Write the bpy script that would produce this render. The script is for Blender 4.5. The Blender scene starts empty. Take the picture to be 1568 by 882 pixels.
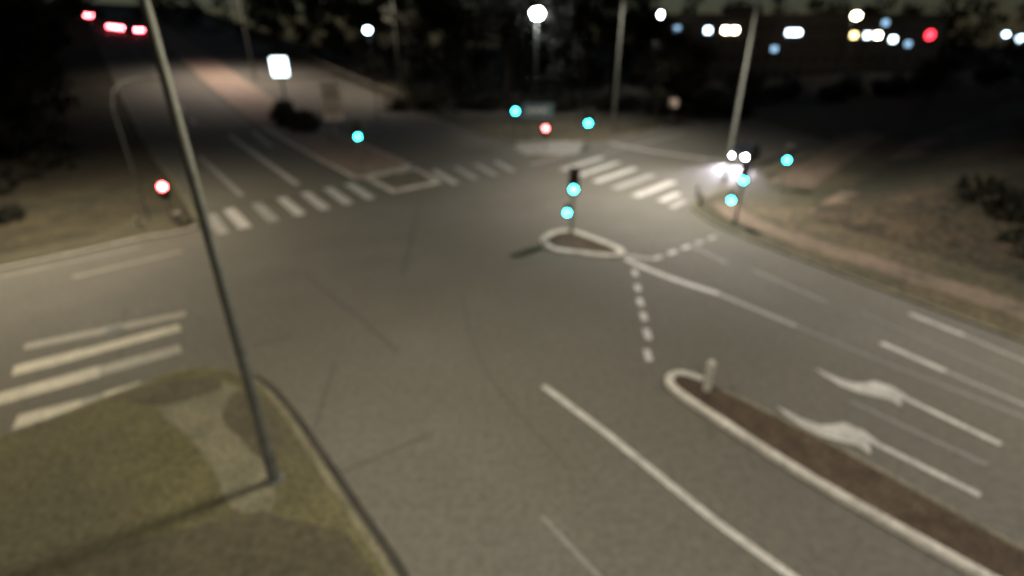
import bpy, bmesh, math, random
from mathutils import Vector, Matrix, noise
random.seed(7)
scene=bpy.context.scene
scene.view_settings.view_transform='Standard'
scene.view_settings.look='None'
R=math.radians
# ---------------------------------------------------------------- materials
def mat_new(name):
    m=bpy.data.materials.new(name); m.use_nodes=True
    nt=m.node_tree; nt.nodes.clear()
    out=nt.nodes.new('ShaderNodeOutputMaterial')
    b=nt.nodes.new('ShaderNodeBsdfPrincipled')
    nt.links.new(b.outputs[0],out.inputs[0])
    return m,nt,b
def surf(name,c1,c2,scale=1.0,rough=.85,fine=None,fscale=40,bump=0.0,c3=None,scale3=.12,spec=.3,lo=.35,hi=.65):
    """two-tone noise surface, optional large-scale third tone and fine grain"""
    m,nt,b=mat_new(name)
    g=nt.nodes.new('ShaderNodeNewGeometry')
    n=nt.nodes.new('ShaderNodeTexNoise'); n.inputs['Scale'].default_value=scale; n.inputs['Detail'].default_value=6
    n.inputs['Roughness'].default_value=.65
    nt.links.new(g.outputs['Position'],n.inputs['Vector'])
    mr=nt.nodes.new('ShaderNodeMapRange'); mr.inputs[1].default_value=lo; mr.inputs[2].default_value=hi
    nt.links.new(n.outputs[0],mr.inputs[0])
    mx=nt.nodes.new('ShaderNodeMixRGB'); mx.inputs[1].default_value=(*c1,1); mx.inputs[2].default_value=(*c2,1)
    nt.links.new(mr.outputs[0],mx.inputs[0]); col=mx.outputs[0]
    if c3:
        n3=nt.nodes.new('ShaderNodeTexNoise'); n3.inputs['Scale'].default_value=scale3; n3.inputs['Detail'].default_value=4
        nt.links.new(g.outputs['Position'],n3.inputs['Vector'])
        m3=nt.nodes.new('ShaderNodeMapRange'); m3.inputs[1].default_value=.42; m3.inputs[2].default_value=.62
        nt.links.new(n3.outputs[0],m3.inputs[0])
        x3=nt.nodes.new('ShaderNodeMixRGB'); x3.inputs[2].default_value=(*c3,1)
        nt.links.new(m3.outputs[0],x3.inputs[0]); nt.links.new(col,x3.inputs[1]); col=x3.outputs[0]
    if fine:
        nf=nt.nodes.new('ShaderNodeTexNoise'); nf.inputs['Scale'].default_value=fscale; nf.inputs['Detail'].default_value=2
        nt.links.new(g.outputs['Position'],nf.inputs['Vector'])
        mf=nt.nodes.new('ShaderNodeMapRange'); mf.inputs[1].default_value=.3; mf.inputs[2].default_value=.7
        mf.inputs[3].default_value=1-fine; mf.inputs[4].default_value=1+fine
        nt.links.new(nf.outputs[0],mf.inputs[0])
        xf=nt.nodes.new('ShaderNodeVectorMath'); xf.operation='SCALE'
        nt.links.new(col,xf.inputs[0]); nt.links.new(mf.outputs[0],xf.inputs['Scale']); col=xf.outputs[0]
    nt.links.new(col,b.inputs['Base Color'])
    b.inputs['Roughness'].default_value=rough
    b.inputs['Specular IOR Level'].default_value=spec
    if bump:
        bp=nt.nodes.new('ShaderNodeBump'); bp.inputs['Strength'].default_value=bump; bp.inputs['Distance'].default_value=.05
        nt.links.new(n.outputs[0],bp.inputs['Height']); nt.links.new(bp.outputs[0],b.inputs['Normal'])
    return m
def emit(name,c,st,sample=False):
    m,nt,b=mat_new(name)
    b.inputs['Base Color'].default_value=(.02,.02,.02,1)
    b.inputs['Emission Color'].default_value=(*c,1); b.inputs['Emission Strength'].default_value=st
    if not sample: m.cycles.emission_sampling='NONE'
    return m
def paint(name,alb,wear=.4,col=(1,.96,.9)):
    a=tuple(alb*c for c in col)
    w=tuple((1-wear)*a[i]+wear*.09 for i in range(3))
    return surf(name,w,a,scale=1.6,rough=.6,fine=.3,fscale=20,lo=.35,hi=.62)
ASPH=surf('asphalt',(.070,.066,.057),(.082,.077,.067),scale=.35,rough=.85,fine=.16,fscale=5,c3=(.068,.063,.051),scale3=.07,spec=.2)
ASPHD=surf('asphalt_path',(.032,.028,.016),(.046,.040,.024),scale=.8,rough=.9,fine=.3,fscale=6)
DLINE=surf('dark_line',(.044,.042,.037),(.055,.052,.046),scale=1.5,rough=.8,fine=.2)  # thin dark asphalt lines, painted shadows among them
GRASS=surf('grass_lawn',(.050,.045,.019),(.076,.069,.034),scale=.4,rough=.95,fine=.35,fscale=7,c3=(.05,.045,.026),scale3=.22,bump=.3)
MOTTLED=surf('mottled_ground',(.034,.030,.019),(.062,.055,.035),scale=1.1,rough=1,fine=.4,fscale=8,lo=.3,hi=.7)  # darker mottled ground tone
SOIL=surf('dark_grass',(.016,.015,.008),(.04,.033,.017),scale=.4,rough=1,fine=.5,fscale=4,c3=(.024,.018,.011),bump=.5)
VERGE=surf('verge_ground',(.030,.026,.014),(.066,.05,.029),scale=.4,rough=1,fine=.5,fscale=4,c3=(.028,.027,.015),scale3=.13,bump=.5)
SLOPE=surf('slope_ground',(.014,.012,.007),(.05,.036,.021),scale=.45,rough=1,fine=.6,fscale=3,c3=(.018,.017,.010),scale3=.12,bump=.8,lo=.38,hi=.66)
BROWN=surf('leaf_litter',(.026,.018,.011),(.055,.038,.025),scale=1.8,rough=1,fine=.4,fscale=12,bump=.5)
PAVE=surf('paving_stone',(.045,.04,.026),(.085,.075,.052),scale=1.2,rough=.9,fine=.35,fscale=8)
PATHL=surf('gravel_path',(.068,.063,.042),(.108,.1,.069),scale=1.0,rough=.95,fine=.35,fscale=9)
REDP=surf('red_paving',(.12,.085,.066),(.19,.145,.115),scale=1.2,rough=.9,fine=.3,fscale=7)
BANK=surf('bare_earth',(.06,.046,.034),(.115,.085,.062),scale=.4,rough=1,fine=.35,fscale=5)
KERB=surf('kerb_stone',(.07,.064,.046),(.14,.125,.095),scale=.8,rough=.85,fine=.3,fscale=8)
KERBD=surf('kerb_stone_worn',(.06,.054,.035),(.11,.1,.066),scale=.9,rough=.9,fine=.35,fscale=8)
KERBW=surf('kerb_painted',(.17,.16,.14),(.33,.31,.28),scale=1.1,rough=.7,fine=.25,fscale=8,lo=.3,hi=.6)
WHITE=paint('road_paint',.31,.5)
WHITE2=paint('road_paint_worn',.19,.5)
FAINT=paint('road_paint_faint',.115,.5)
YEL=paint('road_paint_yellowed',.27,.5,(1,.92,.70))
YEL2=paint('road_paint_yellowed_worn',.16,.5,(1,.92,.72))
STEEL=surf('galvanised_steel',(.06,.063,.055),(.095,.097,.085),scale=3,rough=.65,spec=.35)
DSTEEL=surf('dark_steel',(.03,.032,.03),(.05,.052,.05),scale=3,rough=.6,spec=.4)
BLACK=surf('signal_housing',(.012,.014,.012),(.022,.024,.022),scale=4,rough=.5)
CONC=surf('concrete',(.13,.12,.1),(.2,.185,.16),scale=2,rough=.9)
BARK=surf('bark',(.02,.014,.010),(.035,.025,.018),scale=5,rough=1,bump=.6)
LEAF=surf('foliage',(.010,.011,.006),(.034,.028,.016),scale=.5,rough=.95)
LEAFD=surf('foliage_dark',(.006,.0075,.005),(.018,.017,.011),scale=.3,rough=.95)
GLOW_G=emit('lens_green',(.04,.95,.95),40); GLOW_R=emit('lens_red',(1,.08,.08),60)
GLOW_W=emit('lamp_white',(.92,.95,1),120); GLOW_WW=emit('lamp_warm',(1,.86,.62),30)
GLOW_B=emit('lamp_blueish',(.6,.82,1),18); GLOW_Y=emit('lamp_yellow',(1,.75,.3),9)
TAIL=emit('tail_light',(1,.07,.09),380); HEAD=emit('head_light',(.95,.92,1),160)
OFF_R=surf('lens_off',(.03,.006,.005),(.04,.01,.006),rough=.3)
# ---------------------------------------------------------------- terrain
def hz(x,y):
    s=-.6*x+.8*y; w=.8*x+.6*y
    d=max(0,s-72); z=.11*d*d/(d+10)
    z=min(z,24)
    k=min(1,max(0,(85-w)/45)); k=k*k*(3-2*k)
    q=min(1,max(0,(x-30)/50))*min(1,max(0,(y-20)/30)); 
    return z*k+q*q*2.5*(1-k)
def link(ob): scene.collection.objects.link(ob); return ob
def mesh_ob(name,verts,faces,mats,idx=None,smooth=False):
    me=bpy.data.meshes.new(name); me.from_pydata(verts,[],faces)
    for m in (mats if isinstance(mats,(list,tuple)) else [mats]): me.materials.append(m)
    if idx: me.polygons.foreach_set('material_index',idx)
    if smooth: me.polygons.foreach_set('use_smooth',[True]*len(me.polygons))
    me.update(); return link(bpy.data.objects.new(name,me))
xs=[-600,-450,-350,-280]+[-230+i*5 for i in range(33)]+[-67+i*4 for i in range(42)]+[105,120,140,170,220,300,450,600]
ys=[-120,-60,-20,0,20]+[30+4*i for i in range(50)]+[240,270,310,370,450,600,900]
xs=sorted(set(xs)); ys=sorted(set(ys))
vs=[(x,y,hz(x,y)) for y in ys for x in xs]; nx=len(xs)
fs=[(j*nx+i,j*nx+i+1,(j+1)*nx+i+1,(j+1)*nx+i) for j in range(len(ys)-1) for i in range(nx-1)]
mesh_ob('ground',vs,fs,SOIL,smooth=True)
def ccw(pts): return sum((pts[i][0]*pts[(i+1)%len(pts)][1]-pts[(i+1)%len(pts)][0]*pts[i][1]) for i in range(len(pts)))>0
def poly(name,pts,z,mat,z0=None):
    """flat polygon (optionally a slab from z0 to z)"""
    if not ccw(pts): pts=pts[::-1]
    bm=bmesh.new(); vv=[bm.verts.new((p[0],p[1],z)) for p in pts]
    f=bm.faces.new(vv); f.normal_update()
    if z0 is not None:
        lv=[bm.verts.new((p[0],p[1],z0)) for p in pts]
        n=len(pts)
        for i in range(n): bm.faces.new((vv[i],lv[i],lv[(i+1)%n],vv[(i+1)%n]))
    bmesh.ops.triangulate(bm,faces=[f])
    me=bpy.data.meshes.new(name); bm.to_mesh(me); bm.free(); me.materials.append(mat)
    return link(bpy.data.objects.new(name,me))
def offs(pts,w,closed=False):
    L=[];Rr=[];n=len(pts)
    for i in range(n):
        p=Vector(pts[i][:2])
        a=Vector(pts[(i-1)%n][:2]) if (closed or i>0) else None
        b=Vector(pts[(i+1)%n][:2]) if (closed or i<n-1) else None
        d=Vector((0,0))
        if a is not None: d+=(p-a).normalized()
        if b is not None: d+=(b-p).normalized()
        d.normalize(); nn=Vector((-d.y,d.x))
        L.append(p+nn*w/2); Rr.append(p-nn*w/2)
    return L,Rr
def smooth_path(pts,closed=False,n=5):
    out=[];N=len(pts)
    rng=range(N if closed else N-1)
    for i in rng:
        P=lambda k: Vector(pts[k%N][:2]) if closed else Vector(pts[max(0,min(N-1,k))][:2])
        p0,p1,p2,p3=P(i-1),P(i),P(i+1),P(i+2)
        for j in range(n):
            t=j/n
            out.append(.5*((2*p1)+(p2-p0)*t+(2*p0-5*p1+4*p2-p3)*t*t+(3*p1-p0-3*p2+p3)*t**3))
    if not closed: out.append(Vector(pts[-1][:2]))
    return [(p.x,p.y) for p in out]
class MB:
    def __init__(s): s.v=[];s.f=[];s.m=[]
    def ribbon(s,pts,w,z,mi=0,closed=False,terrain=False):
        L,Rr=offs(pts,w,closed); o=len(s.v); n=len(pts)
        for a,b in zip(L,Rr):
            s.v.append((a.x,a.y,z+(hz(a.x,a.y) if terrain else 0))); s.v.append((b.x,b.y,z+(hz(b.x,b.y) if terrain else 0)))
        for i in range(n if closed else n-1):
            j=(i+1)%n; s.f.append((o+2*i,o+2*i+1,o+2*j+1,o+2*j)); s.m.append(mi)
    def curb(s,pts,w,z0,z1,mi=0,closed=False,terrain=False):
        L,Rr=offs(pts,w,closed); o=len(s.v); n=len(pts)
        c=min(.03,w*.2)
        for a,b in zip(L,Rr):
            h=hz(a.x,a.y) if terrain else 0
            d=(b-a).normalized()*c
            s.v+= [(a.x,a.y,z0+h),(a.x,a.y,z1-c+h),(a.x+d.x,a.y+d.y,z1+h),(b.x-d.x,b.y-d.y,z1+h),(b.x,b.y,z1-c+h),(b.x,b.y,z0+h)]
        for i in range(n if closed else n-1):
            j=(i+1)%n
            for k in range(5): s.f.append((o+6*i+k,o+6*i+k+1,o+6*j+k+1,o+6*j+k)); s.m.append(mi)
        if not closed:
            s.f.append(tuple(o+k for k in range(6))); s.m.append(mi)
            s.f.append(tuple(o+6*(n-1)+k for k in range(5,-1,-1))); s.m.append(mi)
    def box(s,c,sz,rot=0,mi=0,taper=1.0):
        o=len(s.v); cr,sr=math.cos(rot),math.sin(rot)
        for dz in (-1,1):
            k=taper if dz>0 else 1
            for dx,dy in ((-1,-1),(1,-1),(1,1),(-1,1)):
                x=dx*sz[0]/2*k;y=dy*sz[1]/2*k
                s.v.append((c[0]+x*cr-y*sr,c[1]+x*sr+y*cr,c[2]+dz*sz[2]/2))
        for f in ((0,3,2,1),(4,5,6,7),(0,1,5,4),(1,2,6,5),(2,3,7,6),(3,0,4,7)): s.f.append(tuple(o+k for k in f)); s.m.append(mi)
    def cyl(s,a,b,r0,r1=None,n=12,mi=0,cap=True):
        r1=r0 if r1 is None else r1
        a=Vector(a);b=Vector(b);d=(b-a).normalized()
        u=d.orthogonal().normalized();w=d.cross(u);o=len(s.v)
        for i in range(n):
            t=2*math.pi*i/n; e=u*math.cos(t)+w*math.sin(t)
            s.v.append(tuple(a+e*r0)); s.v.append(tuple(b+e*r1))
        for i in range(n):
            j=(i+1)%n; s.f.append((o+2*i,o+2*j,o+2*j+1,o+2*i+1)); s.m.append(mi)
        if cap:
            s.f.append(tuple(o+2*i for i in range(n-1,-1,-1))); s.m.append(mi)
            s.f.append(tuple(o+2*i+1 for i in range(n))); s.m.append(mi)
    def make(s,name,mats): return mesh_ob(name,s.v,s.f,mats,s.m)
# ---------------------------------------------------------------- asphalt
def sw(s,w): return (-.6*s+.8*w,.8*s+.6*w)
poly('asphalt_road',[(-60,-20),(60,-20),(60,30),(40,60),(60,84),(50,94),(12,62),(2,60),(-6.9,67),sw(74,42),sw(74,-2),(-30,41),(-60,30)],.012,ASPH)
m=MB()
S=list(range(70,262,3)); N=len(S)
for (w0,w1) in ((2.3,14.8),(21.3,38)):
    o=len(m.v)
    for s_ in S:
        for k in range(7):
            x,y=sw(s_,w0+(w1-w0)*k/6); m.v.append((x,y,hz(x,y)+.05))
    for i in range(N-1):
        for k in range(6): m.f.append((o+i*7+k,o+i*7+k+1,o+(i+1)*7+k+1,o+(i+1)*7+k)); m.m.append(0)
m.make('hill_road',[ASPH])
# ---------------------------------------------------------------- verges, islands, kerbs
kSW=[(0.6,2),(-.3,3.6),(-1.2,5),(-2.5,6.9),(-3.9,8.6),(-5.3,10.3),(-7.0,12.3),(-8.3,13.5),(-9.7,14.2),(-11.0,14.1),(-12.0,13.1),(-14.1,11.0),(-18,8.2),(-24,4)]
kSWs=smooth_path(kSW,n=4)
poly('grass_verge_corner',kSWs+[(-24,-15),(2,-15)],.115,GRASS,0)
m=MB(); m.curb(kSWs,.22,0,.135); m.make('kerb',[KERBD])
m=MB(); g,_=offs(kSWs,-.46); m.ribbon([(p.x,p.y) for p in g][:30],.2,.016); m.make('gutter',[surf('gutter_dirt',(.014,.013,.010),(.026,.024,.018))])
poly('footpath',smooth_path([(-10.9,13.5),(-8.8,13.3),(-7.3,11.5),(-6.1,9.6),(-5.6,8.6),(-6.5,8.5),(-7.6,9.7),(-8.9,10.9),(-10.6,12.2)],closed=True,n=4),.119,PATHL)
poly('pavement',[(-5.9,8.45),(-3.7,7.9),(-2.5,6.55),(-1.3,4.8),(-.1,2.2),(-10,2),(-14,4.2),(-12.5,5.9),(-8.9,7.45)],.121,ASPHD)
poly('dark_patch',smooth_path([(-8.6,13.0),(-7.2,12.0),(-6.2,10.8),(-6.7,10.2),(-7.5,10.9),(-8.4,11.7)],closed=True,n=3),.123,MOTTLED)  # darker mottled patches near the kerb corner
poly('dark_patch',smooth_path([(-11.4,13.3),(-9.8,13.7),(-9.2,13.1),(-10.4,12.3),(-11.7,12.5)],closed=True,n=3),.125,MOTTLED)
# NW corner
kNW=[(-45,9.5),(-34,16.5),(-27,20.6),(-22.7,24.4),(-20.6,26.7),(-19.0,28.0),(-18.9,29.3),(-21.1,32.5),(-27.8,41.3),sw(60,2.3),sw(74,2.3)]
kNWs=smooth_path(kNW,n=4)
poly('verge',kNWs+[sw(74,-60),(-90,20)],.11,SOIL,0)
m=MB(); m.curb(kNWs[:24],.4,0,.13); m.curb(kNWs[23:],.3,0,.13,1); m.ribbon([(-26,20.0),(-22.3,23.3),(-19.9,25.6)],.16,.016)
m.make('kerb',[CONC,KERBD])
poly('pavement',[(-27,21.2),(-22.7,25.0),(-20.7,27.2),(-19.3,28.4),(-19.4,29.2),(-21,31.4),(-23.2,30.4),(-23.5,27.3),(-26,24)],.116,ASPHD)
# median of the far-left road
med=[(-12.6,40.6),(-11.9,41.0),(-9.2,44.1),(-8.9,45),(-18.9,59.9),sw(74,21.3),sw(74,14.8),(-31,66.2),(-17.7,47.6),(-13.2,41.6)]
poly('median_island',med,.12,REDP,0)
m=MB(); m.curb(med,.3,0,.14,closed=True); m.make('kerb',[KERBW])
m=MB()
S=list(range(72,230,3))
for s_ in S:
    for k in range(3):
        x,y=sw(s_,14.8+6.5*k/2); m.v.append((x,y,hz(x,y)+.17))
for i in range(len(S)-1):
    for k in range(2): m.f.append((i*3+k,i*3+k+1,(i+1)*3+k+1,(i+1)*3+k)); m.m.append(0)
for ww in (14.75,21.35,2.2,38.1): m.curb([sw(s_,ww) for s_ in S],.3,-.2,.19,1,terrain=True)
m.make('median_strip',[REDP,KERB])
# north verge
kN=[sw(74,38.5),(-13.8,80),(-6.9,67.1),(-3.2,60.5),(-.3,57.6),(4,57.2),(9.0,57.6),(12.5,60.5),(24,72),(46,94)]
kNs=smooth_path(kN,n=4)
poly('verge',kNs+[(40,110),(-10,110)],.11,VERGE,0)
m=MB(); m.curb(kNs,.3,0,.13); m.make('kerb',[KERB])
# east verge
kE=[(60,82),(36,58),(25,46.2),(17.5,38.8),(13.2,34.6),(11.9,32.6),(12.0,30.4),(12.6,28),(15.7,21.7),(18.8,16),(23,8),(30,-6)]
kEs=smooth_path(kE,n=4)
poly('verge',kEs+[(120,-6),(120,82)],.11,VERGE,0)
m=MB(); m.curb(kEs,.24,0,.13); m.make('kerb',[KERBD])
m=MB(); m.ribbon(smooth_path([(14.2,33.5),(14.3,30),(16.8,24.8),(20,19.5),(23.3,13.5),(28,5)]),1.7,.118); m.make('footpath',[BANK])
m=MB(); m.ribbon(smooth_path([(21,38.2),(27,45),(38,57),(58,77)]),3.0,.13); m.make('footpath',[BANK])
def segd(p,a,b):
    ab=b-a; t=max(0,min(1,(p-a).dot(ab)/ab.length_squared)); return (p-(a+ab*t)).length
KEV=[Vector(p) for p in kE]
def bank(x,y):
    """height of the earth bank behind the right-hand footpath"""
    if y>.86*x+32 or x<12: return -.3
    p=Vector((x,y)); d=min(segd(p,a,b) for a,b in zip(KEV,KEV[1:]))
    # road side of the kerb line
    if (y>1.06*(x-12)+34.5): return -.3
    if x<12.6+(28-y)*.5 and y<28: return -.3
    t=max(0,min(1,(d-4.5)/13)); t=t*t*(3-2*t)
    return -.05+3.4*t+.5*t*noise.noise(Vector((x*.15,y*.15,0)))
bx_=[12+1.5*i for i in range(73)]; by_=[-6+1.5*i for i in range(59)]; n_=len(bx_)
bv=[(x,y,bank(x,y)) for y in by_ for x in bx_]
bf=[(j*n_+i,j*n_+i+1,(j+1)*n_+i+1,(j+1)*n_+i) for j in range(len(by_)-1) for i in range(n_-1)]
bi=[1 if (by_[j]>.95*bx_[i]+13+3*noise.noise(Vector((bx_[i]*.2,by_[j]*.2,3)))) else 0 for j in range(len(by_)-1) for i in range(n_-1)]
mesh_ob('embankment',bv,bf,[SLOPE,BANK],bi,smooth=True)
# traffic island with signal
isl=smooth_path([(1.75,26.3),(2.2,25.1),(3.4,24.6),(5.0,24.15),(5.65,24.6),(5.35,25.5),(4.3,26.9),(3.3,27.9),(2.3,27.5)],closed=True,n=4)
poly('traffic_island',isl,.12,BROWN,0)
m=MB(); m.curb(isl,.42,0,.15,closed=True); m.make('island_kerb',[KERBW])
q=[(13.2,3.0),(12,4.3),(9.7,6.9),(7.5,9.5),(6.0,11.7),(5.3,12.8),(5.05,13.5),(5.45,13.95),(6.05,13.7),(6.7,12.95),(8.9,10.4),(11.0,7.5),(14.6,3.0)]
qs=smooth_path(q,n=4)
poly('traffic_island',qs,.12,BROWN,0)
m=MB(); m.curb(qs[:34],.28,0,.16); m.curb(qs[33:],.16,0,.15,1); m.make('island_kerb',[KERBW,KERB])
# ---------------------------------------------------------------- markings
def lerp(a,b,t): return (a[0]+(b[0]-a[0])*t,a[1]+(b[1]-a[1])*t)
Z=.018
m=MB()
def st(m,a,b,w,mi=0,z=Z): m.ribbon([a,b],w,z,mi)
st(m,(-19.2,31.3),(-16.5,27.7),.6,1)
for i in range(6):
    st(m,lerp((-18.6,32.5),(-12.6,39.0),i/5),lerp((-15.7,28.7),(-9.8,34.8),i/5),.68,0 if i!=1 else 1)
for i in range(4):
    st(m,lerp((-6.6,43.4),(-1.5,47.0),i/3),lerp((-4.3,38.9),(.1,43.1),i/3),.6,0 if i<1 else 1)
m.make('crosswalk',[WHITE,WHITE2])
m=MB(); bx=[(-11.5,40.6),(-8.2,43.6),(-5.7,39.3),(-8.6,36.5)]
m.curb(bx,.6,0,.13,closed=True); m.make('refuge_island_kerb',[KERBW])
poly('refuge_island',bx,.1,PAVE,0)
m=MB()
a0,a1=(4.3,43.6),(8.6,48.9); b0,b1=(8.7,35.4),(12.6,39.6)
for i in range(5): st(m,lerp(a0,b0,i/4),lerp(a1,b1,i/4),.75,0 if i!=3 else 1)
st(m,(10.2,34.2),(12.0,36.2),.6,0); st(m,(10.5,32.7),(11.9,34.4),.55,1)
m.make('crosswalk',[WHITE,WHITE2])
m=MB()
st(m,(-17.6,15.7),(-13.2,18.2),.5,1);st(m,(-16.7,14.2),(-15.2,15.25),.72,0);st(m,(-15.2,15.25),(-12.8,17.1),.64,0);st(m,(-16,12.6),(-13.8,14.2),.76,0);st(m,(-13.8,14.2),(-11.9,15.6),.66,1)
st(m,(-14.4,11.65),(-13.1,12.4),.72,0);st(m,(-13.1,12.4),(-12.6,12.7),.66,1);st(m,(-12.6,12.7),(-11.8,13.3),.8,0)
st(m,(-20.5,21.7),(-17.3,25.0),.3,1)
m.make('crosswalk',[YEL,YEL2])
m=MB()
for i,(y,x0,x1) in enumerate([(56,.5,7.6),(54,.2,7.2),(52.2,.6,7),(50.6,1.2,6.4)]): st(m,(x0,y),(x1,y+.4),.8,0)
m.make('crosswalk',[WHITE])
def lane(pts,w,mat,name='lane_line'):
    m=MB(); m.ribbon(pts,w,Z); m.make(name,[mat])
lane([(-29.6,49.1),(-19.2,35.6)],.36,WHITE2)
lane([(-32.5,60.7),(-16.4,38.7)],.42,WHITE)
lane([(-33.3,67.1),(-24.9,54)],.4,WHITE2)
lane([(-36,66),(-31.5,59.5)],.2,WHITE2)
m=MB()
for k in range(12):
    s0=78+k*9; m.ribbon([sw(s0,8.4),sw(s0+4,8.4)],.25,.07,terrain=True)
m.make('lane_line',[WHITE2])
lane([(10.5,56),(14,51.5),(19.8,46.5)],.6,WHITE,'broad_white_line')  # broad white line across the side road
lane([(9.0,50.6),(20,62)],.25,WHITE2)
lane([(14.5,43.5),(26,56)],.2,FAINT)
lane([(1.6,45.5),(5.2,49.8)],.35,WHITE2)
# lines from island nose
lane(smooth_path([(5.5,24.6),(6.3,24.2),(7.2,23.9)]),.18,WHITE)
lane(smooth_path([(5.75,24.0),(6.2,23.2),(7.4,21.6),(9.0,20.0)]),.34,WHITE)
lane([(9.0,20.0),(11.0,17.2)],.24,WHITE2)
lane([(11.0,17.2),(12.6,15.0),(15.5,11.3)],.15,FAINT)
m=MB()
for i in range(5):
    c=lerp((7.4,24.1),(11.2,27.0),i/4.); m.ribbon([(c[0]-.26,c[1]-.2),(c[0]+.26,c[1]+.2)],.28,Z,0 if i<3 else 1)
for (x,y,l) in [(5.85,22.2,.35),(5.62,20.6,.33),(5.42,19.2,.36),(5.28,17.95,.34),(5.1,16.6,.38),(4.78,15.15,.36)]:
    m.ribbon([(x+.03,y+l),(x-.03,y-l)],.25,Z,0)
m.make('guide_dashes',[WHITE,WHITE2])
lane([(9.7,25.6),(10.7,23.4)],.1,WHITE2); lane([(11.6,22.5),(13.3,19.2)],.1,WHITE2)
lane([(1.0,13.4),(2.7,11.15),(3.9,9.4),(4.7,8.25),(5.8,6.9),(7.5,4.8)],.22,WHITE)
lane([(.7,8.4),(1.8,6.9),(3.5,4.8)],.12,FAINT)
lane([(13.5,16.0),(14.5,14.2)],.27,WHITE); lane([(14.5,14.2),(15.6,12.4),(17,10)],.16,WHITE2)
lane([(16.1,18.2),(16.95,16.5)],.25,WHITE); lane([(16.95,16.5),(17.8,14.5),(20,10.6)],.15,WHITE2)
lane([(10.4,12.6),(12.4,10.0)],.14,FAINT)
lane([(14.2,18.3),(16.6,13.2)],.12,FAINT)
ARW=[(8.0,12.4),(8.45,11.85),(8.85,11.55),(9.2,11.55),(9.6,11.65),(9.95,11.35),(10.1,10.85),(9.85,10.85),(9.6,10.38),(9.45,10.7),(9.1,10.85),(8.7,11.05),(8.35,11.4),(8.12,11.9)]
def arrow(dx,dy,tail):
    a=poly('painted_arrow',[(a+dx,b+dy) for a,b in ARW],Z,WHITE)
    m=MB(); m.ribbon([(9.75+dx,11.1+dy),tail],.2,Z+.004); m.make('arrow_shaft',[WHITE]).parent=a
arrow(0,0,(11.4,9.0)); arrow(2.2,2.0,(13.4,10.75))
# thin dark lines and tyre tracks; pole and signal shadows painted among them
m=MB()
for pts,w in (([(-9.8,22),(-6.5,18.3),(-4.0,15.3)],.12),([(-5.6,11.3),(-6.1,14.8)],.12),([(-4.6,9.6),(-2.2,11.2)],.12),  # last strip here: shadow of the left pole, painted on the asphalt
              ([(-9.6,15.6),(-8.2,16.6)],.16),([(-6.4,34.5),(-5.6,27),(-5.2,22)],.12),([(2.6,24.4),(.8,23.4),(-.3,22.8)],.3),  # wide strip: shadow of the island signal, painted on the asphalt
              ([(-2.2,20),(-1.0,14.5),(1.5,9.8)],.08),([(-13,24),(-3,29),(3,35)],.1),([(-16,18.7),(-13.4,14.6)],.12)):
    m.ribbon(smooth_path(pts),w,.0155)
m.make('asphalt_dark_lines',[DLINE])
m=MB(); m.cyl((-15.1,16.8,.0),(-15.1,16.8,.024),.33,n=20); m.cyl((-15.1,16.8,.024),(-15.1,16.8,.028),.26,n=20)
m.make('manhole_cover',[BLACK])
# ---------------------------------------------------------------- street lamps
def light(name,loc,power,col,size=.35,parent=None,cone=155):
    l=bpy.data.lights.new(name,'SPOT'); l.energy=power; l.color=col; l.shadow_soft_size=size; l.spot_size=R(cone); l.spot_blend=1
    o=link(bpy.data.objects.new(name,l)); o.location=loc
    if parent: o.parent=parent
    return o
def street_lamp(x,y,h,arm=(1.5,0),r=.12,power=0,col=(1,.92,.78),glow=None,headr=.3,foot=True,cone=155):
    z=hz(x,y)
    e=bpy.data.objects.new('street_lamp',None); link(e)
    m=MB(); m.cyl((x,y,z),(x,y,z+1.2),r*1.2,r*1.15,14); m.cyl((x,y,z+1.2),(x,y,z+h),r,r*.55,14)
    if foot: m.cyl((x,y,z),(x,y,z+.16),r*2.0,r*1.8,14)
    A=Vector((arm[0],arm[1],0)); 
    p=Vector((x,y,z+h)); 
    for i in range(4):
        q2=Vector((x,y,z+h))+A*((i+1)/4)+Vector((0,0,.5*math.sin((i+1)/4*math.pi/2)))
        m.cyl(p,q2,r*.5,r*.45,8); p=q2
    ang=math.atan2(arm[1],arm[0])
    m.box(p+A.normalized()*.35,(.9,.34,.14),ang,0,.85)
    o=m.make('pole',[STEEL]); o.parent=e
    g=MB(); c=p+A.normalized()*.4-Vector((0,0,.09)); 
    if glow:
        # drop-shaped glass globe under the head
        prof=[(.55,.0),(.9,-.3),(1,-.65),(.9,-1.05),(.6,-1.35),(.25,-1.5)]
        for (r0,z0),(r1,z1) in zip(prof,prof[1:]): g.cyl(c+Vector((0,0,z0*headr)),c+Vector((0,0,z1*headr)),r0*headr,r1*headr,16,0,False)
    else: g.box(c,(.6,.24,.04),ang)
    o=g.make('lamp_lens',[glow or GLOW_WW]); o.parent=e
    if power: light('lamp_light',c-Vector((0,0,headr*1.5+.1)),power,col,.3,e,cone)
NEU=(1,.925,.79); WARM=(1,.84,.52)
street_lamp(-5.9,9.4,12.6,(2.6,1.6),.125,7800,(1,.91,.68))
street_lamp(16.9,40.3,14.5,(-4.5,-4.5),.14,40000,NEU,cone=150)
street_lamp(11.8,62.1,15.5,(-2,-1.8),.15,16000,NEU,cone=130)
street_lamp(-19.6,96,16.5,(-2,-1.2),.16,14000,(1,.86,.7),cone=130)
street_lamp(-47,101,20,(-2,-1.6),.16,52000,(1,.84,.72),cone=130)
street_lamp(-32,20,16,(5,5),.15,34000,(1,.88,.66),cone=150)  # added lamp out of view, brightens the left corner and left road
street_lamp(23.5,12.5,13,(-2.4,-1),.15,14500,NEU)  # unseen lamp added right of view to light the junction
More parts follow.
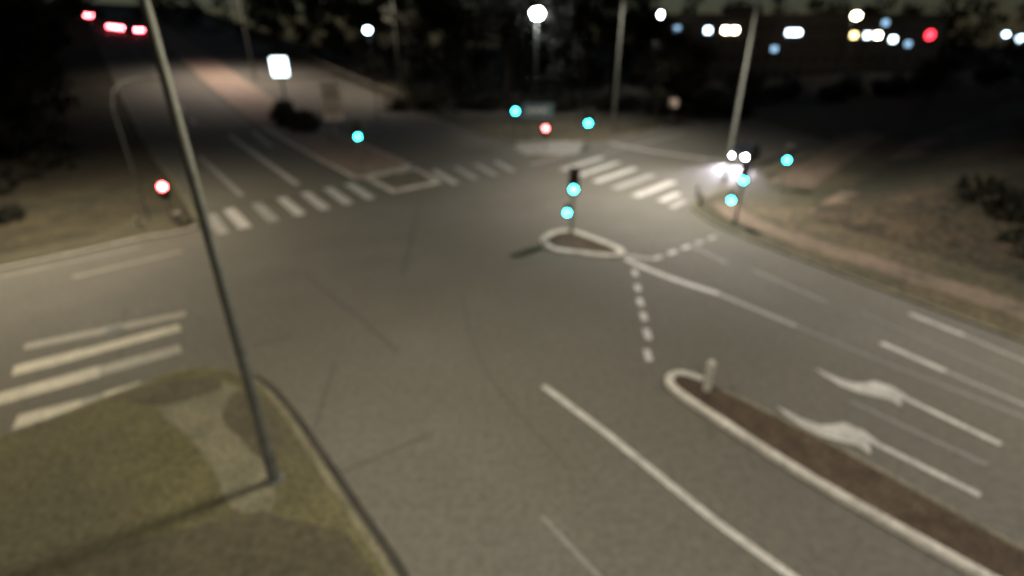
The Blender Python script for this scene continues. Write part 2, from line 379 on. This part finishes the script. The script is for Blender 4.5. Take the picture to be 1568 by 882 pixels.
street_lamp(-25,4.5,12,(1.5,2),.15,6500,WARM)  # unseen lamp added lower left of view as warm light
street_lamp(4,-7,14,(0,2.4),.15,17000,NEU)  # added lamp behind the camera, unseen, lights the foreground
street_lamp(3.7,86,13.6,(.01,-.4),.14,3000,(.9,.95,1),GLOW_W,.85)
street_lamp(29.8,119,14.6,(.01,-.4),.15,2500,(.95,.97,1),GLOW_W,.75)
street_lamp(73.8,125,12.8,(.01,-.4),.15,0,NEU,GLOW_WW,.8)
street_lamp(-19,76,11.0,(.01,-.3),.1,0,NEU,GLOW_B,.45)
# ---------------------------------------------------------------- traffic signals
def lens(m,c,f,r,mi):
    c=Vector(c);f=Vector(f).normalized(); m.cyl(c,c+f*.03,r,r*.9,16,mi)
def signal(x,y,h,state,low=None,face=None,zg=None,r=.15,ped=False):
    z=.12; e=link(bpy.data.objects.new('traffic_signal',None))
    f=Vector(face if face else (-x,-y,0)); f.z=0; f.normalize(); ang=math.atan2(f.y,f.x)+math.pi/2
    m=MB(); m.cyl((x,y,z-.02),(x,y,h),.07,.06,12); m.cyl((x,y,z),(x,y,z+.25),.11,.1,12)
    o=m.make('post',[STEEL]); o.parent=e
    n=2 if ped else 3; sp=r*2.3
    order=['R','Y','G'] if n==3 else ['R','G']
    idx=order.index(state); topz=zg+idx*sp
    hc=Vector((x,y,0))+f*.2
    m=MB(); zc=topz-(n-1)*sp/2
    m.box((hc.x,hc.y,zc),(r*2.6,.24,n*sp+.06),ang,0)
    bc=hc-f*.13
    if not ped: m.box((bc.x,bc.y,zc),(r*3.3,.02,n*sp+.28),ang,0)
    for i in range(n):
        zz=topz-i*sp; c=Vector((hc.x,hc.y,zz))+f*.125
        mi=1 if i==idx else 2
        lens(m,c,f,r,mi)
        s=Vector((-f.y,f.x,0))
        for k in range(5):
            a=math.pi*(k+.5)/5; p=c+s*math.cos(a)*(r+.02)+Vector((0,0,math.sin(a)*(r+.02)))
            m.cyl(p,p+f*.16,.025,.02,6,0)
    if low:
        lz,off=low; s=Vector((-f.y,f.x,0)); c=Vector((x,y,lz))+s*off+f*.12
        m.box((c.x,c.y,lz+.14),(.3,.2,.62),ang,0); lens(m,c+f*.105,f,.14,1); lens(m,c+f*.105+Vector((0,0,.3)),f,.1,2)
    o=m.make('signal_head',[BLACK,GLOW_G if state=='G' else GLOW_R,OFF_R]); o.parent=e
signal(3.35,27.4,3.75,'G',low=(1.4,-.28),zg=2.75,r=.17)
signal(13.5,29.6,3.6,'G',low=(1.42,-.45),zg=2.68)
signal(-12.15,41.5,4.2,'G',zg=3.15,r=.17)
signal(.35,54,4.6,'G',zg=3.55,r=.22)
signal(3.3,52,3.0,'R',zg=2.2,ped=True,r=.2)
signal(7.75,54,3.5,'G',zg=2.4,r=.22)
signal(19.3,36.2,3.4,'G',zg=2.45,r=.16)
signal(-20.3,29.3,2.8,'R',zg=2.38,ped=True,r=.2)
m=MB(); m.box((-19.5,28.7,.5),(.34,.3,.8),.6,0,.85); m.box((-19.5,28.7,.93),(.4,.36,.06),.6); m.make('junction_box',[CONC])
def bollard(x,y,h=.95,r=.07,mat=CONC):
    m=MB(); m.cyl((x,y,.1),(x,y,.1+h*.9),r,r*.9,14); m.cyl((x,y,.1+h*.9),(x,y,.1+h),r*1.15,r*.6,14); m.cyl((x,y,.1+h*.62),(x,y,.1+h*.72),r*1.06,r*1.06,14)
    m.make('bollard',[mat])
bollard(6.1,13.05,1.1,.12,surf('bollard_paint',(.25,.24,.22),(.35,.33,.3))); bollard(-18.9,29.9,.8,.09); bollard(12.6,33.3,.8,.14); bollard(-21.6,28.2,.8,.09); bollard(12.9,35,.9,.1)
# ---------------------------------------------------------------- signs
def sign_board(name,x,y,z0,w,h,boards,mats,posts=(-.35,.35)):
    e=link(bpy.data.objects.new(name,None)); zb=hz(x,y)+.1
    ang=math.atan2(-y,-x)+math.pi/2; s=Vector((math.cos(ang),math.sin(ang),0)); f=Vector((-x,-y,0)).normalized()
    m=MB()
    for k in posts:
        p=Vector((x,y,0))+s*w*k; m.cyl((p.x,p.y,zb-.1),(p.x,p.y,z0+h+.1),.06,n=10)
    o=m.make('posts',[STEEL]); o.parent=e
    hh=h/boards
    for i in range(boards):
        m=MB(); c=Vector((x,y,z0+hh*(i+.5)))+f*.1
        m.box(c,(w,.04,hh*.9),ang,0); c2=c+f*.024
        m.box(c2,(w*.93,.006,hh*.74),ang,1)
        for j in range(3):
            cc=c2+f*.006+s*(w*(-.25+.22*j)); m.box(cc,(w*.14,.004,hh*.26),ang,2)
        o=m.make('board_%d'%(i+1),mats[i%len(mats)]); o.parent=e
SGW=surf('sign_white',(.8,.76,.7),(.85,.82,.77),rough=.5); SGO=surf('sign_orange',(.65,.5,.4),(.7,.55,.45),rough=.5)
SGT=surf('sign_text',(.05,.05,.06),(.06,.06,.07)); SGG=surf('sign_grey',(.14,.22,.25),(.18,.27,.3))
sign_board('direction_sign',-19.2,57.8,2.1,1.9,3.8,5,[[SGW,SGW,SGT],[SGW,SGO,SGT]])
sign_board('road_sign',2.7,56.9,2.5,3.3,1.5,1,[[SGG,SGG,SGW]])
sign_board('road_sign',20.0,67,2.4,1.1,1.1,1,[[SGO,SGO,SGW]],posts=(0,))
e=link(bpy.data.objects.new('illuminated_sign',None)); sx,sy=-28.8,69; sg=MB(); zb=hz(sx,sy)
sg.cyl((sx,sy,zb),(sx,sy,6),.12,n=12); sg.box((sx,sy,6.95),(2.0,.3,2.3),.39,0)
o=sg.make('sign_frame',[DSTEEL]); o.parent=e
sg=MB(); sg.box((sx+.07,sy-.17,6.95),(1.8,.04,2.1),.39,0); o=sg.make('light_panel',[emit('panel_light',(.75,.95,1),7)]); o.parent=e
m=MB(); pts=[(-21.9,29.6,.1),(-21.9,29.6,6.6),(-21.7,29.7,7.4),(-21.2,29.9,7.9),(-20.4,30.2,8.1),(-19.4,30.6,8.0)]
for a,b in zip(pts,pts[1:]): m.cyl(a,b,.05,.04,8)
m.make('bent_post',[DSTEEL])
m=MB()
G=[sw(s_,40) for s_ in range(66,150,4)]
for a,b in zip(G,G[1:]):
    za,zb=hz(*a),hz(*b); m.cyl((a[0],a[1],za),(a[0],a[1],za+1.0),.06,n=6)
m.curb(G,.16,.55,.95,1,terrain=True)
m.make('guard_rail',[STEEL,CONC])
# ---------------------------------------------------------------- cars
def car(x,y,head,body,tail_on=False):
    e=link(bpy.data.objects.new('car',None)); 
    prof=[(-2.15,.35),(-2.2,.8),(-2.05,1.0),(-1.3,1.08),(-.6,1.45),(.7,1.47),(1.5,1.0),(2.15,.85),(2.2,.4),(1.9,.25),(-1.9,.25)]
    bm=bmesh.new(); W=.88
    rows=[]
    for sy_,k in ((-1,.0),(-.94,1),(.94,1),(1,.0)):
        rows.append([bm.verts.new((px*(.985 if k==0 else 1),sy_*W*(.82 if pz>1.2 else 1),pz)) for px,pz in prof])
    n=len(prof)
    for a,b in zip(rows,rows[1:]):
        for i in range(n): bm.faces.new((a[i],a[(i+1)%n],b[(i+1)%n],b[i]))
    bm.faces.new(rows[0][::-1]); bm.faces.new(rows[-1])
    bmesh.ops.recalc_face_normals(bm,faces=bm.faces)
    me=bpy.data.meshes.new('body'); bm.to_mesh(me); bm.free(); me.materials.append(body); ob=link(bpy.data.objects.new('body',me)); ob.parent=e
    m=MB()
    m.v+=[(1.45,-.6,1.10),(1.45,.6,1.10),(.81,.56,1.47),(.81,-.56,1.47)]; m.f.append((0,1,2,3)); m.m.append(0)
    m.v+=[(-1.33,-.6,1.12),(-.68,-.56,1.46),(-.68,.56,1.46),(-1.33,.6,1.12)]; m.f.append((4,5,6,7)); m.m.append(0)
    for s_ in (-1,1):
        o=len(m.v); m.v+=[(-1.15,s_*.9,1.02),(1.3,s_*.9,1.02),(.65,s_*.76,1.4),(-.6,s_*.76,1.4)]; m.f.append((o,o+1,o+2,o+3)); m.m.append(0)
    o=m.make('windows',[CGL]); o.parent=e
    m=MB()
    for wx in (-1.35,1.35):
        for s_ in (-1,1): m.cyl((wx,s_*.7,.32),(wx,s_*.9,.32),.32,n=18); m.cyl((wx,s_*.9,.32),(wx,s_*.915,.32),.19,n=12,mi=1)
    o=m.make('wheels',[BLACK,STEEL]); o.parent=e
    m=MB()
    for s_ in (-1,1):
        m.cyl((2.1,s_*.62,.68),(2.24,s_*.62,.66),.14,n=14,mi=0); m.box((-2.18,s_*.62,.82),(.08,.4,.24),0,1)
    m.box((2.21,0,.45),(.04,.5,.12),0,2)
    o=m.make('lamps',[HEAD if not tail_on else BLACK,TAIL if tail_on else OFF_R,SGW]); o.parent=e
    e.location=(x,y,hz(x,y)+.03); e.rotation_euler=(0,0,head)
    return e
CGL=surf('car_glass',(.01,.012,.015),(.02,.02,.025),rough=.1,spec=.6)
CP=surf('car_paint_dark',(.02,.021,.025),(.03,.031,.035),rough=.3,spec=.6); CP2=surf('car_paint_grey',(.1,.1,.11),(.12,.12,.13),rough=.35)
hd=math.atan2(-.8,-.6)
c=car(21.3,47.6,hd,CP)
for s_ in (-1,1):
    l=bpy.data.lights.new('headlight_beam','SPOT'); l.energy=5500; l.spot_size=R(80); l.spot_blend=.9; l.color=(.88,.84,1); l.shadow_soft_size=.1
    o=link(bpy.data.objects.new('headlight_beam',l)); o.parent=c; o.location=(2.35,s_*.62,.68)
    o.rotation_euler=Vector((1,0,-.08)).to_track_quat('-Z','Y').to_euler()
up=math.atan2(.8,-.6)
for x,y in ((-107.5,157),(-110.5,158.5),(-133,182),(-101,155)): car(x,y,up,CP2,tail_on=True)
# ---------------------------------------------------------------- vegetation
class Leaves:
    def __init__(s): s.v=[];s.f=[]
    def clump(s,c,r,n,size,flat=.75):
        for _ in range(n):
            d=Vector((random.gauss(0,1),random.gauss(0,1),random.gauss(0,1))).normalized()*r*(random.random()**.45)
            d.z*=flat; p=Vector(c)+d; a=Vector((random.gauss(0,1),random.gauss(0,1),random.gauss(0,1))).normalized()
            u=a.orthogonal().normalized()*size*random.uniform(.5,1.1); w=a.cross(u).normalized()*size*random.uniform(.3,.8)
            o=len(s.v); s.v+=[tuple(p-u),tuple(p+w),tuple(p+u),tuple(p-w)]; s.f.append((o,o+1,o+2,o+3))
def tree_mesh(h,cr,seed,leafm,nl=2600,size=.28,low=.3):
    random.seed(seed); m=MB(); L=Leaves()
    top=Vector((random.uniform(-.4,.4),random.uniform(-.4,.4),h*.8))
    p=Vector((0,0,0)); seg=5
    for i in range(seg):
        q2=top*((i+1)/seg)+Vector((random.uniform(-.2,.2),random.uniform(-.2,.2),0)); m.cyl(p,q2,.02*h*(1-i/seg*.8)*.7,.02*h*(1-(i+1)/seg*.8)*.7,8,0,False); p=q2
    ends=[]
    for i in range(18):
        t=random.uniform(low,.95); a=random.uniform(0,2*math.pi); b=top*t
        ln=cr*(1.15-abs(t-.55))*random.uniform(.7,1.05); e_=b+Vector((math.cos(a)*ln,math.sin(a)*ln,ln*random.uniform(.1,.8)))
        mid=(b+e_)/2+Vector((0,0,-.1*ln)); m.cyl(b,mid,.006*h,.004*h,6,0,False); m.cyl(mid,e_,.004*h,.0015*h,5,0,False); ends+= [e_,(mid+e_)/2]
    ends.append(top+Vector((0,0,h*.1)))
    for e_ in ends: L.clump(e_,cr*random.uniform(.25,.45),nl//len(ends),size)
    n0=len(m.v); m.v+=L.v; m.f+=[tuple(k+n0 for k in f) for f in L.f]; m.m+=[1]*len(L.f)
    me=bpy.data.meshes.new('tree'); me.from_pydata(m.v,[],m.f); me.materials.append(BARK); me.materials.append(leafm)
    me.polygons.foreach_set('material_index',m.m); me.update(); return me
T=[tree_mesh(13,4.4,1,LEAFD,2800,.32,.12),tree_mesh(16,5.0,2,LEAFD,3400,.36,.12),tree_mesh(10,3.8,3,LEAF,2600,.26)]
def gz(x,y): return max(hz(x,y),bank(x,y)) if x>12 else hz(x,y)
def tree(x,y,k,sc=1,rot=0):
    o=bpy.data.objects.new('tree',T[k]); link(o); o.location=(x,y,gz(x,y)-.05); o.rotation_euler=(0,0,rot); o.scale=(sc,sc,sc*random.uniform(.92,1.1))
random.seed(11)
for (x,y,k,s_) in [(-42,39,1,.9),(-44,46,0,1.0),(-49,52,1,1.0),(-52,57,0,1.0),(-58,64,1,1.0),(-64,72,1,1.0),(-50,33,1,1.1),(-72,82,0,1.1),(-86,98,1,1.0),(-58,45,1,1.1),(-100,114,1,1.0),
                   (-14,100,1,1.2),(-7,92,0,1.2),(-1,95,1,1.3),(6,96,0,1.3),(12,90,1,1.2),(18,98,1,1.25),(24,92,0,1.1),(-20,106,1,1.2),(-30,118,1,1.2),(-40,128,0,1.3),(9,104,1,1.3),(-50,140,1,1.2),(-62,150,1,1.2),(2,102,1,1.2),(-25,110,0,1.2),(-10,108,1,1.3),
                   (18.9,70,2,.95),(26,84,2,1),(31,74,2,.7),(66,86,2,.7),(74,80,2,.8),(56,50,2,.62),(62,58,2,.6),(50,40,2,.55),(44,30,2,.5)]:
    tree(x,y,k,s_,random.uniform(0,6))
L=Leaves(); random.seed(5)
for i in range(90):
    x=-230+i*5.6+random.uniform(-2,2); y=random.uniform(175,215); b=hz(x,y); h=random.uniform(16,27)
    for k in range(7): L.clump((x+random.uniform(-4,4),y+random.uniform(-3,3),b+h*(k+.6)/7.5),random.uniform(2.6,4.2),45,.9)
mesh_ob('distant_tree_row',L.v,L.f,LEAFD)
def shrubs(name,pts,r,n,size,mat,hgt=.8):
    L=Leaves()
    for (x,y,k) in pts:
        for _ in range(4):
            L.clump((x+random.uniform(-r,r)*.6,y+random.uniform(-r,r)*.6,gz(x,y)+r*k*random.uniform(.1,.7)),r*k*random.uniform(.5,.9),n//4,size,hgt)
    mesh_ob(name,L.v,L.f,mat)
shrubs('shrub',[(-28.6,68.5,1.1),(-26.6,66.3,1),(-30.6,71.5,1.2),(-24.6,64,.7),(-33,75,.9)],2.0,1500,.2,LEAF)
random.seed(9)
P=[]
for i in range(190):
    x=random.uniform(22,74); y=random.uniform(8,62)
    if y>x*.86+5: continue
    if x<24+abs(24-y)*.25: continue
    P.append((x,y,random.uniform(.2,.7)))
shrubs('shrub_thicket',P,2.4,440,.26,LEAF)
P=[(x,y,random.uniform(.25,.6)) for x,y in [(random.uniform(-50,-26),random.uniform(28,62)) for _ in range(70)] if .8*x+.6*y<-4.5]
shrubs('shrub_thicket',P,2.0,600,.22,LEAFD)
P=[(x+random.uniform(-1,1),y,random.uniform(.6,1.2)) for x,y in [(-16+i*2.6,84-abs(i-6)*.5+random.uniform(-1,3)) for i in range(20)]]
shrubs('hedge',P,2.4,700,.28,LEAF)
P=[(30+i*5,96+random.uniform(-4,4),random.uniform(.7,1.2)) for i in range(16)]
shrubs('hedge',P,2.8,700,.35,LEAFD)
# ---------------------------------------------------------------- distant building with lit windows
e=link(bpy.data.objects.new('commercial_building',None))
m=MB(); m.box((70,146,7.5),(70,14,15),0,0); m.box((70,146,15.2),(71,15,.5),0,1); m.box((58,147,16.5),(8,6,2.2),0,0)
WALLM=surf('facade',(.05,.045,.04),(.07,.062,.055),scale=.5); o=m.make('walls',[WALLM,DSTEEL]); o.parent=e
m=MB(); wins={(47.5,12):2,(51.8,12):1,(54.0,12):1,(68.4,11.5):3,(64.5,7.9):4,(83.2,10.9):5,(86.5,10.9):3,(89,10.9):1,(93,10):2,(90,13.6):4,(97,9):4,(40,12.3):4}
used=[]
for (x,z),k in wins.items():
    wd=3.4 if (x,z)==(68.4,11.5) else 1.3
    m.box((x,138.9,z),(wd,.1,1.1),0,{1:1,2:2,3:2,4:4,5:3}[k]); m.box((x,138.96,z),(wd+.3,.08,1.4),0,5)
    used.append((x,z,wd))
for r_ in range(4):
    for i in range(24):
        x=37+i*2.9; z=2.3+r_*3.4
        if any(abs(x-a)<wd/2+1.2 and abs(z-b)<1.8 for a,b,wd in used): continue
        m.box((x,138.96,z),(1.6,.06,1.5),0,0)
o=m.make('windows',[BLACK,GLOW_WW,emit('window_cool',(.7,.88,1),12),GLOW_Y,emit('window_dim',(.4,.7,1),1.6),DSTEEL]); o.parent=e
street_lamp(111,125,7.7,(.01,-.3),.12,0,NEU,GLOW_B,.75); street_lamp(107.5,125,8.4,(.01,-.3),.12,0,NEU,GLOW_B,.45)
e=link(bpy.data.objects.new('warning_light_mast',None)); m=MB(); zb=hz(73,100); m.cyl((73,100,zb),(73,100,10.4),.12,.08,10); m.box((73,99.9,10.7),(1.4,.3,1.4),0); o=m.make('mast',[DSTEEL]); o.parent=e
m=MB(); m.cyl((73,99.74,10.7),(73,99.6,10.7),.7,.66,20); o=m.make('red_lens',[emit('red_beacon',(1,.03,.05),8)]); o.parent=e
# ---------------------------------------------------------------- sky + moonlight
w=bpy.data.worlds.new('World'); scene.world=w; w.use_nodes=True; nt=w.node_tree
bg=nt.nodes['Background']; sk=nt.nodes.new('ShaderNodeTexSky'); sk.sky_type='NISHITA'; sk.sun_disc=False
sk.sun_elevation=R(12); sk.sun_rotation=R(160)
nt.links.new(sk.outputs[0],bg.inputs[0]); bg.inputs[1].default_value=.011
sl=bpy.data.lights.new('moon','SUN'); sl.energy=.05; sl.angle=R(.5); sl.color=(.85,.9,1)
so=link(bpy.data.objects.new('moon',sl)); so.rotation_euler=(R(50),0,R(200))
# ---------------------------------------------------------------- camera
cd=bpy.data.cameras.new('camera'); cd.lens=18; cd.sensor_width=36; cd.clip_end=3000; cd.clip_start=.05
cd.dof.use_dof=True; cd.dof.focus_distance=2.0; cd.dof.aperture_fstop=.52
co=link(bpy.data.objects.new('camera',cd)); co.location=(0,0,10); co.rotation_euler=(R(90-25.9),0,0)
scene.camera=co
